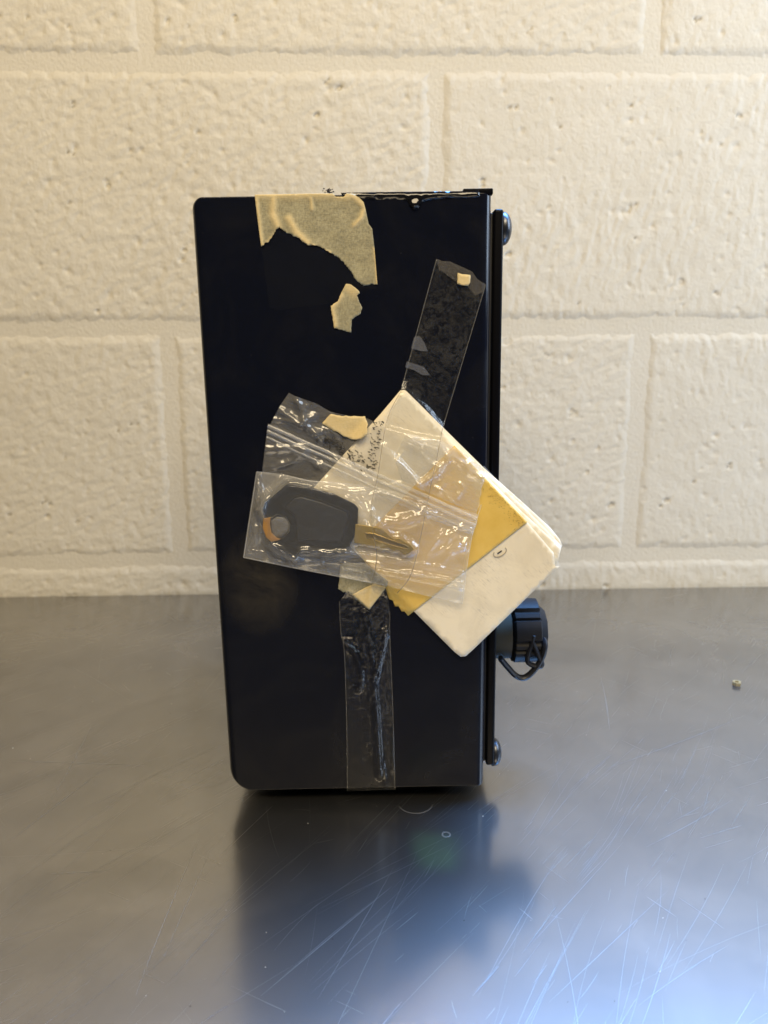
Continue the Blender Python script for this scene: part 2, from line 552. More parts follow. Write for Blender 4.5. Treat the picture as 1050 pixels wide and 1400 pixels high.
# ------------------------------------------------------------------ the black case
case = link('metal_case', None, label='tall black gloss metal case standing upright on the steel worktop', cat='case')
case.matrix_world = BM


def rrect(x0, x1, z0, z1, rad, s=0.0, n=8, zk=.16):
    """outline inset by s, corner radii (bl, br, tr, tl)"""
    pts = []
    for (cx, cz, sx, sz, r, a0) in [(x0, z0, 1, 1, rad[0], 180), (x1, z0, -1, 1, rad[1], 270), (x1, z1, -1, -1, rad[2], 0), (x0, z1, 1, -1, rad[3], 90)]:
        rr = max(r - s, .0004)
        ox, oz = cx + sx * (s + rr), cz + sz * (s * zk + rr)
        for i in range(n + 1):
            a = math.radians(a0 + 90 * i / n)
            pts.append((ox + rr * math.cos(a), oz + rr * math.sin(a)))
    return pts


D = .205
rad = (.0125, .0015, .0012, .0055)
bev = .0048
V, Fc = [], []
prof = [(bev + .006, 0), (bev + .0006, 0)] + [(bev * (1 - math.sin(a)), bev * (1 - math.cos(a))) for a in [math.pi / 2 * i / 7 for i in range(8)]]
prof += [(0, D - bev)] + [(bev * (1 - math.cos(a)), D - bev + bev * math.sin(a)) for a in [math.pi / 2 * i / 5 for i in range(1, 6)]]
for s, y in prof:
    V += [(x, y, z) for x, z in rrect(0, BW, 0, BH, rad, s)]
m = len(rrect(0, BW, 0, BH, rad))
for r in range(len(prof) - 1):
    for i in range(m):
        j = (i + 1) % m
        Fc.append((r * m + i, r * m + j, (r + 1) * m + j, (r + 1) * m + i))
Fc.append(tuple(range(m))[::-1]); Fc.append(tuple((len(prof) - 1) * m + i for i in range(m)))
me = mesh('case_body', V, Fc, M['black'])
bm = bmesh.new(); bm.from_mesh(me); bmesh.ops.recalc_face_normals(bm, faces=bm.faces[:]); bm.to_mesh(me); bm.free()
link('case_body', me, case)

# side cover on the right with a gasket between
PX1 = BW + .0066
from_bm('gasket', rbox(BW - .0005, BW + .0018, .009, D - .006, .010, BH - .008, .0006, 2), M['rubber'], case)
from_bm('side_cover', rbox(BW + .0018, PX1, .0065, D - .004, .0085, BH - .0065, .0014, 3), M['panel'], case)


def lathe(prof, n=32, axis_pt=(0, 0, 0)):
    """profile of (x along axis, radius), turned round the x axis"""
    bm = bmesh.new()
    rings = []
    for x, r in prof:
        if r < 1e-6:
            rings.append([bm.verts.new((axis_pt[0] + x, axis_pt[1], axis_pt[2]))])
        else:
            rings.append([bm.verts.new((axis_pt[0] + x, axis_pt[1] + r * math.cos(2 * math.pi * i / n), axis_pt[2] + r * math.sin(2 * math.pi * i / n))) for i in range(n)])
    for a, b in zip(rings[:-1], rings[1:]):
        for i in range(n):
            j = (i + 1) % n
            f = []
            for v in (a[i % len(a)], a[j % len(a)], b[j % len(b)], b[i % len(b)]):
                if v not in f: f.append(v)
            if len(f) > 2: bm.faces.new(f)
    bmesh.ops.recalc_face_normals(bm, faces=bm.faces[:])
    return bm


dome = [(0, 0), (0, .0076), (.0008, .0078)] + [(.0008 + .0040 * math.sin(a), .0078 * math.cos(a)) for a in [math.pi / 2 * i / 8 for i in range(1, 9)]]
for py, by_ in ((313, .016), (1027, .016), (313, D - .018), (1027, D - .018)):
    lz = face_loc(690, py, .016).z
    bo = link('bolt', None, case)
    bo.location = (PX1 - .0004, by_, lz)
    from_bm('bolt_head', lathe([(x + .0009, r) for x, r in dome]), M['zinc'], bo)
    from_bm('washer', lathe([(0, 0), (0, .0079), (.0009, .0079), (.0009, 0)]), M['plastic'], bo)


def tube(pts, rx, rz=None, n=10, closed=False, up_=(0, 1, 0)):
    """bent bar with an oval section"""
    rz = rz or rx
    bm = bmesh.new()
    P = [Vector(p) for p in pts]
    rings = []
    N = len(P)
    for i, p in enumerate(P):
        a = P[(i - 1) % N] if closed or i else p
        b = P[(i + 1) % N] if closed or i < N - 1 else p
        t = (b - a).normalized()
        u = Vector(up_); u = (u - t * u.dot(t)).normalized(); w = t.cross(u)
        k = rx[i] if isinstance(rx, (list, tuple)) else rx
        kz = rz[i] if isinstance(rz, (list, tuple)) else rz
        rings.append([bm.verts.new(p + u * k * math.cos(2 * math.pi * q / n) + w * kz * math.sin(2 * math.pi * q / n)) for q in range(n)])
    for i in range(N if closed else N - 1):
        a, b = rings[i], rings[(i + 1) % N]
        for q in range(n):
            bm.faces.new((a[q], a[(q + 1) % n], b[(q + 1) % n], b[q]))
    if not closed:
        bm.faces.new(rings[0]); bm.faces.new(rings[-1][::-1])
    bmesh.ops.recalc_face_normals(bm, faces=bm.faces[:])
    return bm


def spline(pts, n=8, closed=False):
    out = []
    P = [Vector(p) for p in pts]
    N = len(P)
    for i in range(N if closed else N - 1):
        a, b, c, d = [P[(i + k) % N] if closed else P[min(max(i + k, 0), N - 1)] for k in (-1, 0, 1, 2)]
        for j in range(n):
            t = j / n
            out.append(.5 * ((2 * b) + (c - a) * t + (2 * a - 5 * b + 4 * c - d) * t * t + (3 * b - a - 3 * c + d) * t ** 3))
    if not closed: out.append(P[-1])
    return out


# round connector with its coupling ring, cap and strap
CD = .040


def cl(px, py, d=CD):
    return face_loc(px, py, d)


cc = cl(715, 861)
con = link('connector', None, case)
con.location = (PX1, CD, cc.z)
L0 = PX1
x_a = cl(697, 861).x - L0; x_b = cl(733, 861).x - L0; x_c = cl(744, 861).x - L0
from_bm('collar', lathe([(0, 0), (0, .0178), (.0012, .0178), (.0012, .0162), (x_a - .001, .0162), (x_a - .001, 0)]), M['grey_plastic'], con)
ring_bm = bmesh.new()
n = 96
prof_r = [(x_a, 0), (x_a, .9), (x_a + .001, 1), (x_b - .0006, 1), (x_b, .95), (x_b, 0)]
rows = []
for x, f in prof_r:
    row = []
    for i in range(n):
        a = 2 * math.pi * (i + .5) / n
        ph = (i % 16) / 16
        r = .0187 * (1 if .36 < ph else (.90 if ph < .07 or .29 < ph <= .36 else .965))
        row.append(ring_bm.verts.new((x, r * f * math.cos(a), r * f * math.sin(a))))
    rows.append(row)
for a, b in zip(rows[1:-2], rows[2:-1]):
    for i in range(n): ring_bm.faces.new((a[i], a[(i + 1) % n], b[(i + 1) % n], b[i]))
ring_bm.faces.new(rows[1]); ring_bm.faces.new(rows[-2][::-1])
for r in (rows[0], rows[-1]):
    for v in r: ring_bm.verts.remove(v)
bmesh.ops.recalc_face_normals(ring_bm, faces=ring_bm.faces[:])
from_bm('coupling_ring', ring_bm, M['plastic'], con)
from_bm('connector_cap', lathe([(x_b - .0002, 0), (x_b - .0002, .0152), (x_b + .0006, .0152), (x_c - .0004, .0118), (x_c, .0112), (x_c, 0)], n=8), M['plastic'], con)


def con_l(px, py, d=CD):
    p = cl(px, py, d)
    return (p.x - L0, p.y - CD, p.z - cc.z)


dd = CD - .017
st = spline([con_l(684, 900, dd), con_l(694, 912, dd), con_l(706, 924, dd), con_l(718, 926, dd), con_l(731, 915, dd), con_l(741, 899, dd), con_l(745, 882, dd), con_l(742, 873, dd + .006)], 6)
from_bm('strap', tube(st, [.0034] * 12 + [.0026] * (len(st) - 12), .0016), M['strap'], con)
lp = spline([con_l(730, 868, dd), con_l(728, 876, dd), con_l(735, 893, dd - .001), con_l(741, 908, dd), con_l(735, 911, dd), con_l(722, 906, dd), con_l(722, 895, dd), con_l(727, 880, dd)], 5, closed=True)
from_bm('strap_loop', tube(lp, .0020, .0014, closed=True), M['strap'], con)

from_bm('corner_lip', rbox(BW - .0135, BW + .0004, .0004, D - .01, BH - .0012, BH + .0016, .0005, 2), M['panel'], case)
for (x, y) in ((.022, .03), (BW - .018, .03), (.022, D - .03), (BW - .018, D - .03)):
    zt = (BM.inverted() @ (Vector((0, 0, 0)))).z
    w = BM @ Vector((x, y, 0))
    hgt = w.z - .0002
    bm = bmesh.new()
    bmesh.ops.create_cone(bm, cap_ends=True, segments=20, radius1=.0065, radius2=.0075, depth=hgt)
    bmesh.ops.translate(bm, vec=(x, y, -hgt / 2 + .0002), verts=bm.verts[:])
    from_bm('rubber_foot', bm, M['rubber'], case)


# ------------------------------------------------------------------ flat flexible things stuck on the face
def densify(poly, step, rag=0.0, seed=0, closed=True):
    out = []
    N = len(poly)
    for i in range(N if closed else N - 1):
        a = Vector(poly[i][:2]); b = Vector(poly[(i + 1) % N][:2])
        k = max(1, int((b - a).length / step))
        nrm = Vector((-(b - a).y, (b - a).x)).normalized() if (b - a).length else Vector((0, 0))
        rg = poly[i][2] if len(poly[i]) > 2 else rag
        for j in range(k):
            t = j / k
            p = a.lerp(b, t)
            if rg and j:
                p = p + nrm * rg * (pnoise(Vector((p.x * .31 + seed, p.y * .31, 0))) + .7 * pnoise(Vector((p.x * .9, p.y * .9, seed + 5.5))))
            out.append(p)
    return out


def pdist(poly, X, Y):
    """signed px distance, positive inside"""
    X = np.asarray(X, dtype=float); Y = np.asarray(Y, dtype=float)
    best = np.full(X.shape, 1e9); ins = np.zeros(X.shape, dtype=bool)
    N = len(poly)
    for i in range(N):
        ax, ay = poly[i][:2]; bx, by = poly[(i + 1) % N][:2]
        dx, dy = bx - ax, by - ay
        L = dx * dx + dy * dy + 1e-12
        t = np.clip(((X - ax) * dx + (Y - ay) * dy) / L, 0, 1)
        best = np.minimum(best, np.hypot(X - ax - t * dx, Y - ay - t * dy))
        c = ((ay > Y) != (by > Y)) & (X < (bx - ax) * (Y - ay) / (by - ay + 1e-12) + ax)
        ins ^= c
    return np.where(ins, best, -best)


def ldist(line, X, Y):
    best = np.full(np.shape(X), 1e9)
    for (ax, ay), (bx, by) in zip(line[:-1], line[1:]):
        dx, dy = bx - ax, by - ay
        t = np.clip(((X - ax) * dx + (Y - ay) * dy) / (dx * dx + dy * dy + 1e-9), 0, 1)
        best = np.minimum(best, np.hypot(X - ax - t * dx, Y - ay - t * dy))
    return best


def face_pts(X, Y, off):
    """vectorised face_pt"""
    X = np.asarray(X); Y = np.asarray(Y)
    d = np.array(fw)[None] + np.array(rt)[None] * ((X - W_PX / 2) / F_PX)[:, None] - np.array(up)[None] * ((Y - H_PX / 2) / F_PX)[:, None]
    ay = np.array(AY)
    num = (np.array(BO - CAMP) @ ay) - off * .001
    t = num / (d @ ay)
    return np.array(CAMP)[None] + d * t[:, None]


def sheet_mesh(name, poly, off, mat, step=4.0, rag=0.0, seed=0, thick=0.0, jitter=.25, lift=None):
    out = densify(poly, step, rag, seed)
    xs = [p.x for p in out]; ys = [p.y for p in out]
    rg = random.Random(seed + 1)
    gx, gy = np.meshgrid(np.arange(min(xs), max(xs), step), np.arange(min(ys), max(ys), step))
    gx = gx.ravel() + np.array([rg.uniform(-jitter, jitter) * step for _ in range(gx.size)]); gy = gy.ravel() + np.array([rg.uniform(-jitter, jitter) * step for _ in range(gy.size)])
    dd_ = pdist([(p.x, p.y) for p in out], gx, gy)
    k = dd_ > step * .45
    pts = [Vector((p.x, p.y)) for p in out] + [Vector((a, b)) for a, b in zip(gx[k], gy[k])]
    n = len(out)
    r = geometry.delaunay_2d_cdt(pts, [], [list(range(n))], 1, 1e-5)
    P = np.array([(v.x, v.y) for v in r[0]]); T = [tuple(f) for f in r[2]]
    # wind towards the camera (image y runs down)
    T2 = []
    for f in T:
        a, b, c = (P[i] for i in f[:3])
        s_ = (b[0] - a[0]) * (c[1] - a[1]) - (b[1] - a[1]) * (c[0] - a[0])
        T2.append(f if s_ < 0 else f[::-1])
    o = off(P[:, 0], P[:, 1]) if callable(off) else np.full(len(P), off)
    W = face_pts(P[:, 0], P[:, 1], o)
    uv = P / 100.0
    if thick:
        W2 = face_pts(P[:, 0], P[:, 1], o - thick)
        m_ = len(W)
        ec = {}
        for f in T2:
            for a, b in zip(f, f[1:] + f[:1]):
                ec[(a, b)] = 1
        side = [(b, a, a + m_, b + m_) for (a, b) in ec if (b, a) not in ec]
        W = np.vstack([W, W2]); uv = np.vstack([uv, uv])
        T2 = T2 + [tuple(i + m_ for i in f[::-1]) for f in T2] + side
    c = W.mean(0)
    at = {'lift': lift(uv[:, 0] * 100, uv[:, 1] * 100)} if lift else None
    return mesh(name, W - c, T2, mat, uv=uv, attr=at), Vector(c)


def put(name, poly, off, mat, parent=None, step=4.0, rag=0.0, seed=0, thick=0.0, lift=None, **kw):
    me, c = sheet_mesh(name, poly, off, mat, step, rag, seed, thick, lift=lift)
    o = link(name, me, parent, **kw)
    o.location = c - (parent.location if parent else Vector((0, 0, 0)))
    return o


def root(name, px, py, off, **kw):
    o = link(name, None, **kw)
    o.location = face_pt(px, py, off)
    return o


def ridge(X, Y, line, w, h):
    return h * np.exp(-(ldist(line, X, Y) / w) ** 2)


def wn(X, Y, sc, seed):
    return vnoise(np.asarray(X) / sc, np.asarray(Y) / sc, seed)


PAPER = [(551, 533), (766, 752), (632, 898), (417, 684)]
YELLOW = [(621, 609), (721, 714), (558, 842), (553, 836), (549, 836), (545, 829), (540, 829), (537, 821), (532, 819), (529, 810), (527, 803), (508, 780), (484, 748)]
BAG1 = [(395, 537), (402, 541), (433, 552), (452, 563), (474, 568), (502, 572), (529, 585), (566, 596), (605, 602), (632, 617), (666, 645), (659, 662), (654, 690), (649, 716), (642, 727), (630, 790), (560, 790), (450, 745), (356, 700), (359, 640), (365, 589), (382, 556)]
BAG2 = [(351, 645), (386, 649), (423, 657), (460, 660), (491, 664), (540, 678), (590, 694), (649, 720), (644, 740), (640, 765), (637, 785), (632, 826), (580, 814), (526, 800), (457, 787), (400, 776), (333, 762), (340, 716)]
HEAD = [(392, 662), (400, 661), (425, 666), (457, 675), (485, 689), (490, 695), (489, 717), (484, 735), (478, 747), (470, 752), (452, 754), (430, 752), (412, 752), (403, 760), (384, 752), (373, 744), (375, 738), (387, 735), (396, 727), (397, 716), (391, 706), (379, 704), (371, 709), (364, 707), (359, 697), (362, 688)]
PAD = [(388, 692), (393, 687), (403, 678), (412, 676), (440, 684), (478, 699), (479, 705), (474, 726), (468, 742), (440, 742), (418, 740), (404, 741), (404, 722), (401, 707), (390, 700)]
BLADE = [(486, 716), (505, 719), (520, 722), (527, 727), (533, 733), (539, 737), (545, 735), (550, 738), (556, 742), (562, 745), (566, 751), (560, 756), (553, 759), (549, 754), (543, 752), (537, 754), (532, 749), (524, 750), (515, 747), (500, 745), (484, 742)]


def f_base(X, Y):
    return .35 + 3.0 * sm(pdist(PAPER, X, Y), -16, 3)


HOLE = [(368, 710), (379, 704), (391, 706), (397, 716), (396, 727), (387, 735), (372, 739)]
HULL = [p for i, p in enumerate(HEAD) if i not in range(16, 22)]


def key_lift(X, Y):
    return sm(pdist(HULL, X, Y), -15, -1), sm(pdist(BLADE, X, Y), -11, 0)


def creases(n, seed, box, th, hmax):
    rg_ = random.Random(seed)
    out = []
    for _ in range(n):
        x, y = rg_.uniform(box[0], box[2]), rg_.uniform(box[1], box[3])
        a = th + rg_.gauss(0, .35) if rg_.random() < .7 else rg_.uniform(0, 3.14)
        L = rg_.uniform(14, 46); b = rg_.uniform(-.5, .5)
        out.append(([(x, y), (x + L * .5 * math.cos(a), y + L * .5 * math.sin(a)), (x + L * .5 * math.cos(a) + L * .5 * math.cos(a + b), y + L * .5 * math.sin(a) + L * .5 * math.sin(a + b))], rg_.uniform(2.6, 5.5), rg_.uniform(.3, 1) * hmax * 1.3))
    return out


def crumple(X, Y, sc, seed):
    a = 1 - np.abs(wn(X + .35 * Y, Y - .35 * X, sc, seed)) * 1.6
    b = 1 - np.abs(wn(X - .8 * Y, (Y + .8 * X) * .6, sc, seed + 1)) * 1.6
    return np.clip(a, 0, 1) ** 3 * .6 + np.clip(b, 0, 1) ** 3 * .5


CR1 = creases(20, 5, (370, 550, 655, 700), .45, .7)
CR2 = creases(24, 6, (340, 650, 640, 815), .22, .8)


def f_bag1(X, Y, wr=1.0):
    b = f_base(X, Y)
    w = .8 * (wn(X, Y, 38, 11) + 1) / 2 + .9 * crumple(X, Y, 30, 12) + .22 * crumple(X, Y, 13, 14)
    # parallel ribs of the grip strip along the top left edge
    s = (X * math.sin(math.radians(18)) * -1 + Y * math.cos(math.radians(18)))
    g = sm(460 - X, 0, 25) * sm(Y - (589 + (X - 365) * .30), 3, -6)
    w = w + g * .16 * np.sin(s * 2 * math.pi / 7.2)
    # fine stretch lines on the right-hand end, along the zip
    s2 = -(X - 365) * math.sin(math.radians(25.6)) + (Y - 589) * math.cos(math.radians(25.6))
    g2 = sm(X, 565, 610) * sm(s2, 4, -4) * sm(s2, -62, -50)
    w = w + g2 * (.20 * np.sin(s2 * 2 * math.pi / 6.3) + .10 * np.sin(s2 * 2 * math.pi / 3.7 + 1))
    for ln, ww, hh in [([(372, 574), (396, 577), (412, 581)], 3.5, .8), ([(414, 573), (424, 592), (432, 596)], 3, .7), ([(430, 592), (450, 588), (462, 597)], 3.5, .7),
                       ([(540, 586), (556, 596), (580, 601), (598, 602)], 2.6, .9), ([(545, 630), (565, 652), (572, 662)], 3, .8), ([(572, 662), (592, 650), (603, 636)], 4, .8), ([(600, 672), (606, 662)], 3, .7),
                       ([(625, 680), (634, 668), (630, 662)], 3, .9), ([(528, 620), (545, 634)], 2.5, .5), ([(541, 632), (551, 618)], 1.6, .7), ([(658, 655), (655, 690)], 2.5, .6), ([(525, 612), (552, 640), (575, 664), (598, 648), (610, 628)], 6, 1.3), ([(560, 600), (600, 610), (640, 640)], 5, 1.0), ([(380, 560), (410, 578), (428, 570)], 5, 1.2), ([(405, 545), (418, 580), (440, 600)], 5, 1.0), ([(365, 615), (410, 612), (440, 640)], 6, .9), ([(372, 640), (400, 632), (420, 612)], 5, .8)] + CR1:
        w = w + 1.6 * ridge(X, Y, ln, ww, hh)
    return b + .45 + w * wr


def f_bag2_flat(X, Y):
    b = f_base(X, Y) + 2.6
    kh, kb = key_lift(X, Y)
    b = b + (9.2 - b) * kh
    return np.maximum(b, b + (8.7 - b) * kb)


def f_bag2(X, Y):
    b = f_bag2_flat(X, Y)
    w = .7 * (wn(X, Y, 34, 21) + 1) / 2 + .9 * crumple(X, Y, 28, 22) + .2 * crumple(X, Y, 12, 24)
    for ln, ww, hh in [([(353, 650), (350, 690), (345, 715), (352, 735)], 4, 1.3), ([(337, 750), (349, 735)], 3, 1.2), ([(340, 752), (365, 757), (400, 765)], 3, .8), ([(410, 757), (470, 757), (500, 757)], 3.5, 1.0), ([(440, 767), (448, 782)], 2, .9),
                       ([(460, 755), (515, 761), (580, 772), (632, 783)], 2.6, 1.2), ([(560, 783), (630, 796)], 2.4, 1.0), ([(470, 771), (515, 780), (560, 787), (630, 804)], 2.6, 1.2),
                       ([(507, 703), (520, 716), (535, 720)], 2.5, .8), ([(515, 706), (545, 712), (560, 705)], 5, .7), ([(585, 755), (597, 738), (606, 726)], 2.8, 1.0), ([(592, 758), (608, 748), (614, 738)], 2.4, .8), ([(625, 748), (630, 735)], 2.3, .8),
                       ([(498, 712), (512, 735)], 2, .7), ([(500, 680), (520, 672), (545, 680)], 3, .7), ([(432, 656), (480, 672), (500, 671)], 3.5, .8), ([(395, 660), (430, 664), (455, 674)], 3, .6), ([(418, 735), (430, 742)], 3.5, .8), ([(392, 745), (410, 738)], 3, .5), ([(500, 700), (525, 716), (560, 712), (590, 700)], 7, 1.5), ([(506, 690), (512, 720), (520, 740)], 5, 1.0), ([(580, 770), (596, 740), (622, 728)], 6, 1.4), ([(600, 775), (622, 750), (640, 738)], 5, 1.1), ([(350, 660), (362, 676), (356, 700), (346, 740)], 5, 1.4), ([(395, 768), (450, 764), (520, 772)], 5, 1.3)] + CR2:
        w = w + 1.6 * ridge(X, Y, ln, ww, hh)
    edge = sm(pdist(BAG2, X, Y), 0, 5)
    w = w * (1 - .65 * sm(pdist(HULL, X, Y), -2, 6))
    return b + w * (.25 + .75 * edge)


def f_tape(X, Y):
    b = f_base(X, Y) + .35
    b1 = sm(pdist(BAG1, X, Y), -7, 3); b2 = sm(pdist(BAG2, X, Y), -7, 3)
    o = b + 2.6 * b1
    o = o + (f_bag2_flat(X, Y) + 2.4 - o) * b2
    o = o + .12 * wn(X, Y, 9, 31) + ridge(X, Y, [(540, 540), (580, 557), (600, 585)], 5, .9)
    for ln, ww, hh in [([(512, 700), (514, 745), (516, 770), (509, 800)], 2.6, .9), ([(509, 702), (520, 716)], 2, .5), ([(516, 768), (540, 764)], 2.2, .5), ([(520, 785), (508, 792)], 2, .6)]:
        o = o + ridge(X, Y, ln, ww, hh)
    return o


# --- torn masking tape over the top edge
def mt_lift(X, Y):
    o = np.zeros(np.shape(X))
    for ln, w in [([(346, 266), (400, 266), (456, 265), (475, 268)], 7), ([(350, 268), (354, 300), (358, 338)], 3.2), ([(374, 270), (373, 292), (381, 312)], 5), ([(395, 299), (404, 316), (420, 332)], 5), ([(425, 270), (427, 286)], 2.2), ([(484, 268), (498, 284), (494, 298), (484, 308)], 3.2), ([(478, 266), (498, 280)], 4), ([(512, 340), (516, 389)], 1.8), ([(357, 337), (368, 330), (382, 311)], 1.8), ([(407, 326), (430, 336), (452, 346)], 1.6)]:
        o = np.maximum(o, np.exp(-(ldist(ln, X, Y) / w) ** 2))
    return o


def mt2_lift(X, Y):
    o = np.zeros(np.shape(X))
    for ln, w in [([(474, 391), (486, 399)], 8), ([(454, 420), (458, 446)], 4), ([(466, 404), (456, 418)], 5)]:
        o = np.maximum(o, np.exp(-(ldist(ln, X, Y) / w) ** 2))
    return o


mt = root('masking_tape', 432, 268, .3, label='large torn beige masking tape strip hanging from the top edge of the black case', cat='tape')
put('adhesive_layer', [(355, 318), (372, 300), (430, 300), (515, 388), (515, 396), (476, 390), (470, 412), (380, 424), (368, 420)], .06, m_film('adhesive_film', .003, rough=.10, bscale=12), mt, step=8, rag=1.0, seed=2)
put('tape_sheet', [(348, 266), (380, 265.5), (420, 264.5), (455, 264.5), (459, 269), (470, 269), (474, 264), (487, 266), (497, 276), (500, 287), (504, 306), (509, 313), (512, 340), (516, 389, 1.2), (506, 389, 1.2), (497, 391, 1.5), (487, 383, 2), (476, 366, 2), (464, 353, 2), (452, 346, 2), (440, 339, 2), (428, 335, 2), (420, 335, 2), (407, 325, 2), (394, 319, 2), (382, 310, 2), (375, 318, 2), (368, 330, 2), (357, 337), (352, 300)],
    lambda X, Y: .22 + .10 * (wn(X, Y, 10, 5) + 1) + .55 * mt_lift(X, Y), M['masking'], mt, step=2, seed=3, thick=.12, lift=mt_lift)
mt2 = root('masking_tape', 472, 420, .2, label='small torn scrap of masking tape alone on the case below the large strip', cat='tape')
put('tape_sheet', [(473, 388), (480, 389), (490, 397), (492, 401), (488, 404), (491, 412), (495, 420), (493, 429), (486, 433), (481, 437), (480, 455), (466, 451), (457, 449), (452, 418), (462, 412), (467, 399)], lambda X, Y: .2 + .1 * (wn(X, Y, 9, 6) + 1) + .4 * mt2_lift(X, Y), M['masking'], mt2, step=2, rag=.8, seed=8, thick=.12, lift=mt2_lift)


# --- clear tape strips
def mask_tape1(t, uv):
    a = t.noise(uv, 9, 6, .68, 1.6)
    b_ = t.math('MULTIPLY', t.ramp(a, [(.40, .004), (.60, .085)]), t.ramp(t.noise(uv, 2.2, 3, .5), [(.35, .45), (.65, 1.)]))
    sp = t.ramp(t.noise(uv, 45, 3, .6), [(.70, 0.), (.76, .5)])
    y = t.n('SeparateXYZ', {0: uv}).outputs[1]
    fade = t.n('MapRange', {0: y, 1: 5.35, 2: 5.75, 3: 1.0, 4: .12}).outputs[0]
    return t.math('MULTIPLY', t.math('ADD', b_, sp), fade)


tp1 = root('clear_tape', 605, 430, .2, label='dusty clear tape strip slanting from upper right of the case over the paper and bags', cat='tape')
TAPE1 = [(597, 354), (604, 357), (614, 357), (632, 365), (645, 371), (652, 381), (664, 389), (605, 586), (588, 668), (576, 730), (562, 785), (543, 811), (520, 806), (507, 803), (515, 760), (507, 702), (517, 647), (529, 575), (548, 535)]
put('tape_strip', TAPE1, f_tape, m_film('dusty_clear_tape', .1, hcol=(.50, .49, .45), rough=.16, mask=mask_tape1, bscale=16, bstr=.5, trans=.2), tp1, step=3, seed=12)
edge_m = m_film('tape_edge', .5, hcol=(.34, .29, .20), rough=.3, trans=.1)


def edge_line(line, w, fn, name, mat, parent, seed=0):
    L = spline([(a, b, 0) for a, b in line], 8)
    lf, rg_ = [], []
    for k, p in enumerate(L):
        t = (L[min(k + 1, len(L) - 1)] - L[max(k - 1, 0)]).normalized()
        lf.append((p.x - t.y * w / 2, p.y + t.x * w / 2)); rg_.append((p.x + t.y * w / 2, p.y - t.x * w / 2))
    return put(name, lf + rg_[::-1], fn, mat, parent, step=4, seed=seed)


edge_line([(605, 586), (597, 628), (588, 668), (576, 730), (562, 785), (543, 811)], 1.1, lambda X, Y: f_tape(X, Y) + .12, 'tape_edge', edge_m, tp1)
edge_line([(548, 535), (529, 575), (517, 647), (507, 702), (515, 760), (507, 803)], 1.1, lambda X, Y: f_tape(X, Y) + .12, 'tape_edge', edge_m, tp1)
edge_line([(597, 354), (548, 535)], 1.0, lambda X, Y: f_tape(X, Y) + .12, 'tape_edge', m_film('tape_edge_dust', .3, hcol=(.4, .39, .35), trans=0), tp1)
edge_line([(664, 389), (605, 586)], 1.0, lambda X, Y: f_tape(X, Y) + .12, 'tape_edge', bpy.data.materials['tape_edge_dust'], tp1)
glossf = m_film('lifted_tape_patch', .14, hcol=(.55, .58, .66), rough=.2, trans=0)
put('air_bubble', [(566, 461), (573, 459), (580, 468), (585, 480), (576, 480), (562, 476)], 1.0, glossf, tp1, step=3)
put('air_bubble', [(556, 494), (566, 497), (580, 502), (588, 513), (578, 513), (566, 506), (554, 502)], 1.0, glossf, tp1, step=3)
put('tape_fold', [(597, 354), (604, 357), (614, 357), (632, 365), (645, 371), (652, 381), (664, 389), (661, 399), (650, 404), (640, 392), (622, 384), (600, 368)], 1.05, m_film('folded_tape', .12, hcol=(.55, .5, .42), rough=.2), tp1, step=3, rag=.6, seed=4)

SEAL = [(466, 263.5), (520, 262.6), (600, 261.6), (655, 261), (656, 269), (640, 270.5), (610, 271), (590, 273), (579, 275), (573, 284), (566, 287), (560, 282), (557, 274), (540, 272), (520, 273), (500, 271), (480, 271), (468, 269)]
ob = put('sealant_bead', SEAL, lambda X, Y: .05 + 1.0 * np.sqrt(sm(pdist(SEAL, X, Y), 0, 5)) + .30 * (wn(X, Y, 13, 61) + .6 * wn(X, Y, 6, 62)) * sm(pdist(SEAL, X, Y), 0, 3) + 1.1 * np.exp(-((X - 567) / 6) ** 2 - ((Y - 280) / 5) ** 2), M['sealant'], None, step=1.6, rag=.15, seed=63)
ob.parent = case
ob.matrix_parent_inverse = BM.inverted()

scrap = put('masking_tape', [(626, 373), (632, 375), (643, 376), (643, 386), (640, 391), (632, 390), (625, 388)], 1.5, M['masking_lift'], None, step=3, rag=.8, seed=14, thick=.15,
            label='tiny tan masking tape scrap near the upper end of the slanting clear tape', cat='tape')


def f_tape2(X, Y):
    o = .3 + 2.6 * sm(pdist(PAPER, X, Y), -16, 3) + .10 * (wn(X, Y, 6, 41) + 1)
    o = o + 2.4 * sm(Y, 822, 800)
    for ln, ww, hh in [([(498, 838), (507, 880), (511, 930), (516, 1000), (519, 1060)], 4.4, 3.4), ([(528, 862), (522, 890), (514, 925)], 3.8, 2.6), ([(470, 878), (486, 893), (494, 915), (494, 935), (489, 942)], 4.2, 2.8),
                       ([(537, 1000), (536, 1030), (538, 1052)], 2.4, 1.2), ([(524, 1040), (527, 1065), (527, 1080)], 2.4, 1.3), ([(489, 838), (497, 880), (506, 960)], 2.4, 1.0), ([(466, 877), (482, 874), (486, 878)], 3.0, 1.2),
                       ([(498, 1000), (503, 1020)], 1.5, .6), ([(480, 830), (496, 828)], 3, .8), ([(510, 842), (522, 862), (532, 868)], 2.2, 1.0)]:
        o = o + ridge(X, Y, ln, ww, hh)
    g = sm(wn(X, Y, 5.5, 44) + .5 * wn(X, Y, 2.7, 45), .25, .6) * sm(Y, 1010, 860)
    return o + .22 * g


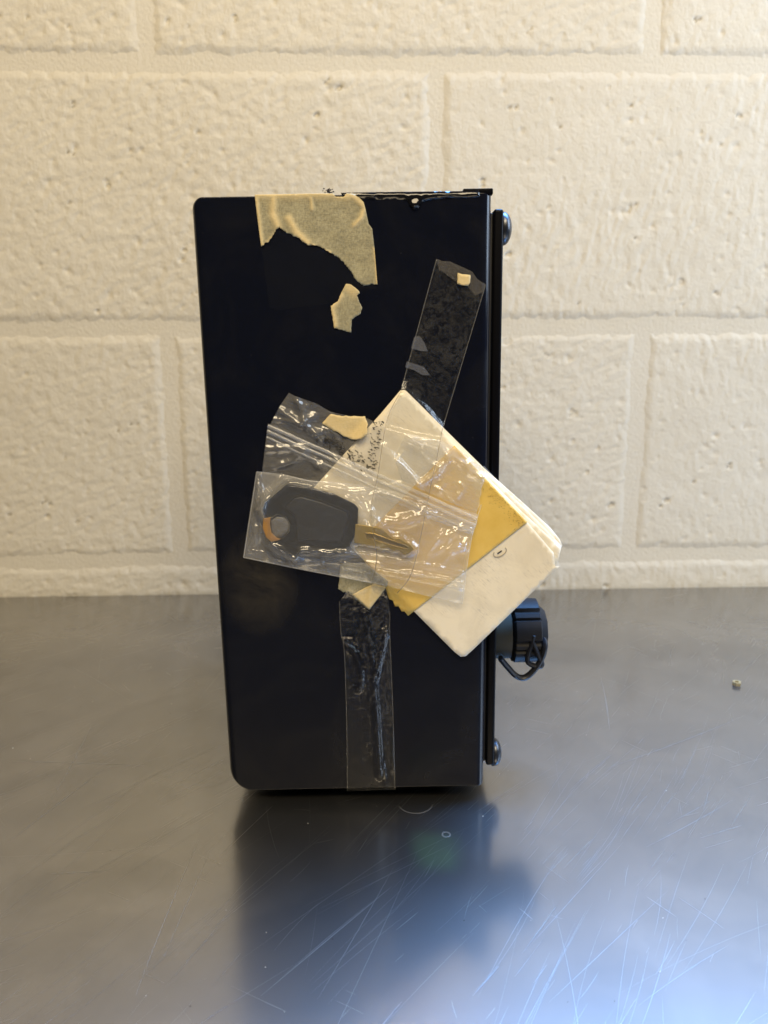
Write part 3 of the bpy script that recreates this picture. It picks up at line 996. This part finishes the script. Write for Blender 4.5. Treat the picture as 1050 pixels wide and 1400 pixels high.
def mask_tape2(t, uv):
    y = t.n('SeparateXYZ', {0: uv}).outputs[1]
    x = t.n('SeparateXYZ', {0: uv}).outputs[0]
    dens = t.n('MapRange', {0: y, 1: 8.3, 2: 10.5, 3: .02, 4: -.10}).outputs[0]
    right = t.n('MapRange', {0: x, 1: 4.85, 2: 5.3, 3: -.05, 4: .07}).outputs[0]
    a = t.math('ADD', t.noise(uv, 14, 3, .55, .4), t.math('ADD', dens, right))
    return t.ramp(a, [(.53, .001), (.552, .085), (.595, .07), (.635, .003)])


tp2 = root('clear_tape', 500, 950, .2, label='wrinkled clear tape strip running from the bags down to the bottom edge of the case', cat='tape')
TAPE2 = [(480, 800), (505, 792), (528, 800), (533, 837), (533, 868), (537, 966), (540, 1079.5), (508, 1080.5), (475, 1081), (474, 991), (471, 896), (466, 863), (464, 822)]
put('tape_strip', TAPE2, f_tape2, m_film('wrinkled_clear_tape', .06, spec=1.42, hcol=(.55, .54, .50), rough=.13, mask=mask_tape2, bscale=9, bstr=.35, trans=.1), tp2, step=2.0, seed=16)
ed2 = m_film('tape_edge_faint', .16, hcol=(.4, .39, .35), trans=0)
edge_line([(464, 822), (466, 863), (471, 896), (474, 991), (475, 1081)], 1.0, lambda X, Y: f_tape2(X, Y) + .1, 'tape_edge', ed2, tp2)
edge_line([(533, 837), (533, 868), (537, 966), (540, 1079)], 1.0, lambda X, Y: f_tape2(X, Y) + .1, 'tape_edge', ed2, tp2)

# --- paper
bk = root('paper_booklet', 590, 715, 1, label='folded cream paper booklet taped diagonally across the front of the case', cat='paper')


def qoff(q, dx, dy):
    return [(a + dx, b + dy) for a, b in q]


def curl(base_):
    return lambda X, Y: base_ + 1.5 * sm(X, 690, 770) * 1.0 + .15 * wn(X, Y, 60, 51)


put('paper_sheet', [(549, 534), (555, 534), (662, 640), (716, 688), (752, 721), (765, 737), (769, 746), (756, 758), (640, 880), (618, 880), (424, 690), (417, 680)], curl(.55), M['paper'], bk, step=9, seed=21, thick=.25)
put('paper_sheet', [(547, 534), (553, 533), (661, 643), (714, 691), (746, 723), (768, 747), (762, 760), (640, 888), (622, 888), (419, 686)], curl(1.15), M['paper'], bk, step=9, seed=22, thick=.3)
put('paper_sheet', [(551, 534), (660, 646), (712, 698), (760, 742), (767, 750), (763, 768), (636, 893), (628, 893), (418, 686)], curl(1.75), M['paper'], bk, step=9, seed=23, thick=.3)
put('paper_cover', [(551, 533), (556, 537), (640, 627), (665, 655), (721, 714), (757, 756), (759, 774), (765, 774), (646, 889), (637, 897), (630, 898), (622, 892), (560, 830), (417, 684)], lambda X, Y: 2.65 + 2.2 * sm(X, 690, 770) + .15 * wn(X, Y, 60, 51), M['paper'], bk, step=6, seed=24, thick=.45)
# printed oval mark with a stroke in it
ov = []
for i in range(26):
    a = 2 * math.pi * i / 25 - 1.9
    ov.append((683.5 + 9.5 * math.cos(a) * .9 - 2 * math.sin(a), 755 + 6.3 * math.sin(a) - 1.6 * math.cos(a)))
pk = m_plain('faded_print', (.42, .36, .26), .6)
edge_line(ov[4:22], 1.3, lambda X, Y: 3.0 + 2.2 * sm(X, 690, 770) + .15 * wn(X, Y, 60, 51), 'printed_oval', pk, bk)
edge_line([(680, 757), (683, 755), (686, 753)], 1.6, lambda X, Y: 3.0 + 2.2 * sm(X, 690, 770) + .15 * wn(X, Y, 60, 51), 'printed_stroke', M['ink'], bk)

f_yel = lambda X, Y: .75 + 2.45 * sm(pdist(PAPER, X, Y), -14, 2) + 2.2 * sm(X, 690, 770) + .15 * wn(X, Y, 60, 51)
yt = put('yellow_tape', YELLOW, f_yel, M['yellow'], None, step=4, seed=25, thick=.12, label='yellow adhesive tape band with a serrated end wrapped across the cream paper', cat='tape')



def flakes(name, spots, fn, mat, parent, seed, size=(.7, 1.8)):
    """dark specks: small thick chips"""
    rg = random.Random(seed)
    V, Fc = [], []
    for (x, y) in spots:
        k = rg.randint(4, 6); a0 = rg.random() * 6.28; s_ = rg.uniform(*size); el = rg.uniform(.2, .5); th = rg.gauss(.5, .45)
        X = []; Y = []
        for i in range(k):
            a = a0 + 6.283 * i / k
            r = s_ * rg.uniform(.6, 1.2)
            u, v = r * math.cos(a), r * math.sin(a) * el
            X.append(x + u * math.cos(th) - v * math.sin(th)); Y.append(y + u * math.sin(th) + v * math.cos(th))
        X, Y = np.array(X), np.array(Y)
        b = len(V)
        o = np.full(k, float(fn(np.array([x]), np.array([y]))[0]))
        V += list(face_pts(X, Y, o + .10)) + list(face_pts(X, Y, o))
        Fc.append(tuple(range(b + k - 1, b - 1, -1)))
        for i in range(k):
            j = (i + 1) % k
            Fc.append((b + i, b + j, b + k + j, b + k + i))
    V = np.array(V); c = V.mean(0)
    o = link(name, mesh(name, V - c, Fc, mat, smooth=False), parent, kind='stuff')
    o.location = Vector(c) - (parent.location if parent else Vector((0, 0, 0)))
    return o


rg = random.Random(3)
sp = []
while len(sp) < 170:
    u, v = rg.random(), abs(rg.gauss(0, .28))
    x, y = 668 + (720 - 668) * u, 662 + (712 - 662) * u
    x, y = x - 26 * v + rg.gauss(0, .6), y + 20 * v
    if pdist(YELLOW, np.array([x]), np.array([y]))[0] > 1.5 and rg.random() < .35 + .65 * abs(math.sin(u * 5)): sp.append((x, y))
flakes('dirt_speck', sp, lambda X, Y: 3.25 + 2.2 * sm(X, 690, 770) + .15 * wn(X, Y, 60, 51), m_plain('brown_dirt', (.16, .10, .02), .7), yt, 5, (.4, .9))

# --- upper zip bag
film1 = m_film('clear_bag_film', .115, sheen=.22, spec=1.75, trans=.1, tint=(.99,.99,.985), hcol=(.96, .94, .89), rough=.11, bscale=7, bstr=.3, bdist=.0012)
zipm = m_film('zip_strip_plastic', .26, spec=1.7, trans=.1, hcol=(.92, .92, .90), rough=.16, bscale=20, bstr=.15)
b1 = root('zip_bag', 480, 640, 2, label='empty clear zip bag with its white zip running diagonally across the paper', cat='bag')
put('bag_film', BAG1, f_bag1, film1, b1, step=2.2, seed=31)


def rib(p0, p1, w, h, fn, name, mat, parent, n=90, m_=7, prof='round'):
    V, uv, Fc = [], [], []
    a, b = Vector(p0), Vector(p1)
    t = (b - a).normalized(); nn = Vector((-t.y, t.x))
    X, Y, E = [], [], []
    for i in range(n + 1):
        p = a.lerp(b, i / n)
        wob = 1.2 * pnoise(Vector((p.x * .02, p.y * .02, w)))
        for j in range(m_):
            q = j / (m_ - 1) * 2 - 1
            X.append(p.x + nn.x * (q * w / 2 + wob)); Y.append(p.y + nn.y * (q * w / 2 + wob)); E.append(h * math.sqrt(max(0, 1 - q * q)))
    X, Y, E = np.array(X), np.array(Y), np.array(E)
    W = face_pts(X, Y, fn(X, Y) + E)
    for i in range(n):
        for j in range(m_ - 1):
            k = i * m_ + j
            Fc.append((k, k + m_, k + m_ + 1, k + 1)[::-1])
    c = W.mean(0)
    o = link(name, mesh(name, W - c, Fc, mat, uv=np.stack([X, Y], 1) / 100), parent)
    o.location = Vector(c) - parent.location
    return o


zf = lambda X, Y: f_base(X, Y) + 2.0
rib((366, 582), (652, 709), 5, .9, zf, 'zip_strip', zipm, b1)
rib((365, 589), (650, 718), 4.5, .9, zf, 'zip_strip', zipm, b1)
rib((364, 598), (647, 728), 3.0, .5, zf, 'zip_strip', zipm, b1)
def zip_highlight_mask(t, uv):
    x = t.n('SeparateXYZ', {0: uv}).outputs[0]  # bright highlight on the zip's right end painted in as whiter haze
    st = t.noise(t.mapping(uv, (1.5, 45, 1), (0, 0, -.445)), 1, 2, .6)
    return t.math('MULTIPLY', t.n('MapRange', {0: x, 1: 4.6, 2: 6.3, 3: .07, 4: .42}).outputs[0], t.ramp(st, [(.3, .45), (.7, 1.)]))


put('zip_band', [(366, 579), (420, 604), (520, 648), (600, 684), (654, 704), (652, 716), (646, 732), (590, 710), (500, 669), (420, 630), (364, 603)], lambda X, Y: f_base(X, Y) + 1.9 + .12 * np.sin((-(X - 365) * .43 + (Y - 589) * .90) * 2.1), m_film('zip_band_film', .13, mask=zip_highlight_mask, spec=1.75, trans=.1, rough=.22, hcol=(.92, .93, .95), bscale=8), b1, step=2.4, seed=71)
put('grip_band', [(556, 592), (604, 603), (632, 618), (666, 646), (660, 664), (655, 692), (651, 703), (600, 680), (548, 656), (540, 625)], lambda X, Y: f_bag1(X, Y) + .45, m_film('grip_band_film', .16, spec=1.75, trans=.1, rough=.2, hcol=(.92, .92, .92), bscale=8), b1, step=2.2, rag=1.5, seed=72)
put('folded_corner', [(655, 640), (662, 637), (674, 650), (672, 656), (664, 652)], .45, m_film('corner_film', .4, hcol=(.55, .65, .85)), b1, step=3)
# dark printed residue left on the bag
rg = random.Random(11)
sp = []
for i in range(340):
    u = rg.random(); x = 430 + 82 * u + rg.gauss(0, 3); y = 594 + 46 * u + rg.gauss(0, 5) * (.4 + u)
    sp.append((x, y))
for i in range(150):
    u = rg.random(); sp.append((509 + 15 * rg.random() - 8 * u, 575 + 66 * u))
sp = [s_ for s_ in sp if pnoise(Vector((s_[0] * .13, s_[1] * .13, 2))) > -.12]
flakes('ink_flake', sp, lambda X, Y: f_base(X, Y) + 1.9, M['ink'], b1, 7, (.7, 2.6))
mt3 = put('masking_tape', [(452, 566), (470, 569), (488, 569), (499, 569), (503, 580), (502, 594), (494, 600), (482, 601), (470, 597), (462, 591), (451, 586), (440, 579)], lambda X, Y: f_base(X, Y) + 2.2 + .2 * wn(X, Y, 12, 8), M['masking_lift'], None, step=3, rag=1.2, seed=33, thick=.15,
          label='flat torn masking tape patch along the top of the empty zip bag', cat='tape')
mt4 = root('masking_tape', 495, 810, 1, label='crumpled masking tape piece below the key bag where the lower clear tape starts', cat='tape')
put('tape_sheet', [(466, 770), (500, 770), (531, 795), (528, 803), (515, 818), (505, 834), (497, 828), (484, 817, 1.5), (477, 809, 1.5), (469, 810, 1.5), (462, 805, 1.5), (464, 790)], lambda X, Y: f_base(X, Y) + .35 + ridge(X, Y, [(507, 770), (508, 800), (504, 832)], 5, 1.0) + .15 * wn(X, Y, 10, 9), M['masking'], mt4, step=2.5, rag=.4, seed=35, thick=.12)
put('tape_fold', [(500, 803), (512, 798), (528, 803), (517, 818), (505, 833), (482, 813)], lambda X, Y: f_base(X, Y) + 1.0 + ridge(X, Y, [(507, 770), (508, 800), (504, 832)], 5, 1.2), M['masking_lift'], mt4, step=2.5, rag=.5, seed=36, thick=.1)

# --- key
key = root('key', 425, 710, 5.2, label='brass key with a black plastic head inside the front zip bag', cat='key')


def slab(name, poly, o0, o1, mat, parent, bevpx=2.5, segs=3):
    """solid plate with a rounded front edge"""
    rings = []
    c = Vector((sum(p[0] for p in poly) / len(poly), sum(p[1] for p in poly) / len(poly)))
    N = len(poly)
    def inset(d):
        out = []
        for i in range(N):
            a, b, e = Vector(poly[i - 1]), Vector(poly[i]), Vector(poly[(i + 1) % N])
            n1 = Vector(((b - a).y, -(b - a).x)).normalized(); n2 = Vector(((e - b).y, -(e - b).x)).normalized()
            nn = n1 + n2
            nn = nn.normalized() / max(.5, nn.normalized().dot(n1)) if nn.length > 1e-6 else n1
            out.append(b + nn * d * sgn)
        return out
    A = sum(poly[i][0] * poly[(i + 1) % N][1] - poly[(i + 1) % N][0] * poly[i][1] for i in range(N))
    sgn = -1 if A > 0 else 1
    lev = [(0, o0)] + [(bevpx * (1 - math.cos(a)), o1 - bevpx / 2.75 * (1 - math.sin(a))) for a in [math.pi / 2 * k / segs for k in range(segs + 1)]]
    V = []
    for d, o in lev:
        q = inset(d)
        V += list(face_pts(np.array([p.x for p in q]), np.array([p.y for p in q]), np.full(N, o)))
    V = np.array(V); cc_ = V.mean(0)
    bm = bmesh.new()
    vs = [bm.verts.new(v - cc_) for v in V]
    for r in range(len(lev) - 1):
        for i in range(N):
            j = (i + 1) % N
            bm.faces.new((vs[r * N + i], vs[r * N + j], vs[(r + 1) * N + j], vs[(r + 1) * N + i]))
    for base, d in ((0, 0), (len(lev) - 1, lev[-1][0])):
        for tri in geometry.tessellate_polygon([[Vector((p.x, p.y, 0)) for p in inset(d)]]):
            if len(set(tri)) == 3: bm.faces.new([vs[base * N + i] for i in tri])
    bmesh.ops.recalc_face_normals(bm, faces=bm.faces[:])
    o = from_bm(name, bm, mat, parent)
    o.location = Vector(cc_) - parent.location
    return o


slab('key_head', HEAD, 5.6, 7.8, M['keyhead'], key, bevpx=2.0)
slab('pad_groove_shade', PAD, 7.7, 7.92, m_plain('groove_shade_black', (.002, .002, .002), .6), key, bevpx=.3)  # black plate, the groove's shade put in as colour round the pad
PADI = [(391, 693), (395, 689), (404, 681), (412, 679.5), (439, 687), (474, 701), (475, 706), (470.5, 725), (465.5, 739), (440, 739), (419, 737), (407, 737.5), (407, 722), (404, 705), (394, 697.5)]
slab('head_pad', PADI, 7.8, 8.4, m_plain('key_pad_plastic', (.022, .023, .025), .38), key, bevpx=1.6)
slab('key_blade', BLADE, 6.3, 8.0, M['brass'], key, bevpx=1.2)
slab('blade_groove', [(499, 728), (512, 729), (530, 736), (548, 742), (560, 748), (556, 751), (540, 747), (520, 741), (502, 736)], 7.9, 8.35, m_plain('bright_brass', (.62, .45, .17), .3, 1.0), key, bevpx=1.0)
slab('orange_tag', [(360, 709), (370, 707), (369, 716), (371, 728), (378, 735), (384, 737), (380, 739), (371, 741), (364, 735), (359, 722)], 6.0, 8.2, M['orange'], key, bevpx=1.0)

# --- front bag with the key
film2 = m_film('key_bag_film', .044, sheen=.22, spec=1.75, trans=.1, tint=(.99,.99,.985), hcol=(.96, .94, .89), rough=.11, bscale=6, bstr=.3, bdist=.0012)
b2 = root('zip_bag', 490, 735, 5, label='clear zip bag holding the key at the centre of the case front', cat='bag')
def f_back(X, Y):
    o = f_base(X, Y) + 1.75
    o = o + (5.3 - o) * sm(pdist(HEAD, X, Y), -30, -14) + 1.6 * sm(pdist(HOLE, X, Y), -1, 3)
    return np.minimum(o, f_bag2_flat(X, Y) - .6)


put('back_film', BAG2, f_back, m_film('bag_back_film', .17, rough=.2, trans=.05, hcol=(.96, .94, .89), tint=(.99, .99, .985)), b2, step=3, seed=41)
put('front_film', BAG2, f_bag2, film2, b2, step=2.0, seed=42)
zf2 = lambda X, Y: f_bag2_flat(X, Y) + 1.0
rib((470, 769), (638, 798), 4.0, .7, zf2, 'zip_strip', film2, b2)
rib((468, 777), (636, 806), 4.0, .7, zf2, 'zip_strip', film2, b2)
edge_line([(351, 645), (386, 649), (423, 657), (460, 660), (491, 664), (540, 678)], 1.3, lambda X, Y: f_bag2_flat(X, Y) + .6, 'bag_seam', zipm, b2)
edge_line([(333, 762), (400, 776), (457, 787), (526, 800)], 1.5, lambda X, Y: f_bag2_flat(X, Y) + .6, 'bag_seam', zipm, b2)
edge_line([(351, 645), (340, 716), (333, 762)], 1.5, lambda X, Y: f_bag2_flat(X, Y) + .6, 'bag_seam', zipm, b2)
edge_line([(658, 690), (649, 720), (644, 740), (640, 765), (637, 785), (632, 826)], 1.6, lambda X, Y: f_bag2_flat(X, Y) + .9, 'bag_seam', zipm, b2)

# ------------------------------------------------------------------ small loose things
np_ = table_pt(1007, 936)
nut = link('hex_nut', None, label='tiny brass nut lying alone on the worktop right of the case', cat='nut')
nut.location = np_
bm = bmesh.new()
for z, rr in ((0, .0022), (.0018, .0022)):
    pass
o6 = [[bm.verts.new((r * math.cos(i * math.pi / 3), r * math.sin(i * math.pi / 3), z)) for i in range(6)] for r, z in ((.0031, 0), (.0031, .0024), (.0016, .0024), (.0016, 0))]
for a in range(4):
    for i in range(6):
        bm.faces.new((o6[a][i], o6[a][(i + 1) % 6], o6[(a + 1) % 4][(i + 1) % 6], o6[(a + 1) % 4][i]))
bmesh.ops.recalc_face_normals(bm, faces=bm.faces[:])
from_bm('nut_body', bm, M['nut'], nut, smooth=False)

V, Fc = [], []


def chip(c, s_, flat=.5):
    b = len(V)
    rg_ = rs
    P = [Vector((rg_.uniform(-1, 1), rg_.uniform(-1, 1), rg_.uniform(-1, 1))).normalized() for _ in range(1)]
    base_ = [(1, 0, 0), (-.5, .87, 0), (-.5, -.87, 0), (.3, .1, 1), (-.2, .1, .8)]
    for q in base_:
        V.append((c[0] + q[0] * s_ * rg_.uniform(.6, 1.3), c[1] + q[1] * s_ * rg_.uniform(.6, 1.3), c[2] + q[2] * s_ * flat))
    for f in ((0, 2, 1), (0, 1, 3), (1, 4, 3), (1, 2, 4), (2, 0, 3), (2, 3, 4)): Fc.append(tuple(b + i for i in f))


for i in range(75):
    chip((rs.uniform(-.3, .36), rs.uniform(.17, .55), .0001), rs.uniform(.00015, .00042))
link('crumbs', mesh('crumbs', V, Fc, M['crumb'], smooth=False), label='pale crumbs and grit scattered over the steel worktop', cat='crumbs', kind='stuff')
V, Fc = [], []
for i in range(40):
    chip((rs.uniform(-.3, .36), rs.uniform(.2, .6), .0001), rs.uniform(.00015, .0004))
link('dark_grit', mesh('dark_grit', V, Fc, M['dark_crumb'], smooth=False), label='dark specks of grit scattered over the steel worktop', cat='grit', kind='stuff')

V, Fc = [], []
tuft = BM @ (face_loc(449, 263) + Vector((0, .002, 0)))
for i in range(46):
    chip((tuft.x + rs.gauss(0, .0012), tuft.y + rs.gauss(0, .001), tuft.z + abs(rs.gauss(.0004, .0008))), rs.uniform(.0003, .0007), .9)
V = [(v[0] - tuft.x, v[1] - tuft.y, v[2] - tuft.z) for v in V]
o = link('dirt_clump', mesh('dirt_clump', V, Fc, M['dark_crumb'], smooth=False), label='small dark crumbly dirt clump on the top edge of the case above the masking tape', cat='dirt')
o.location = tuft

# children built in world space hang from unrotated roots; nothing else to do
for o in S.objects:
    o.select_set(False)
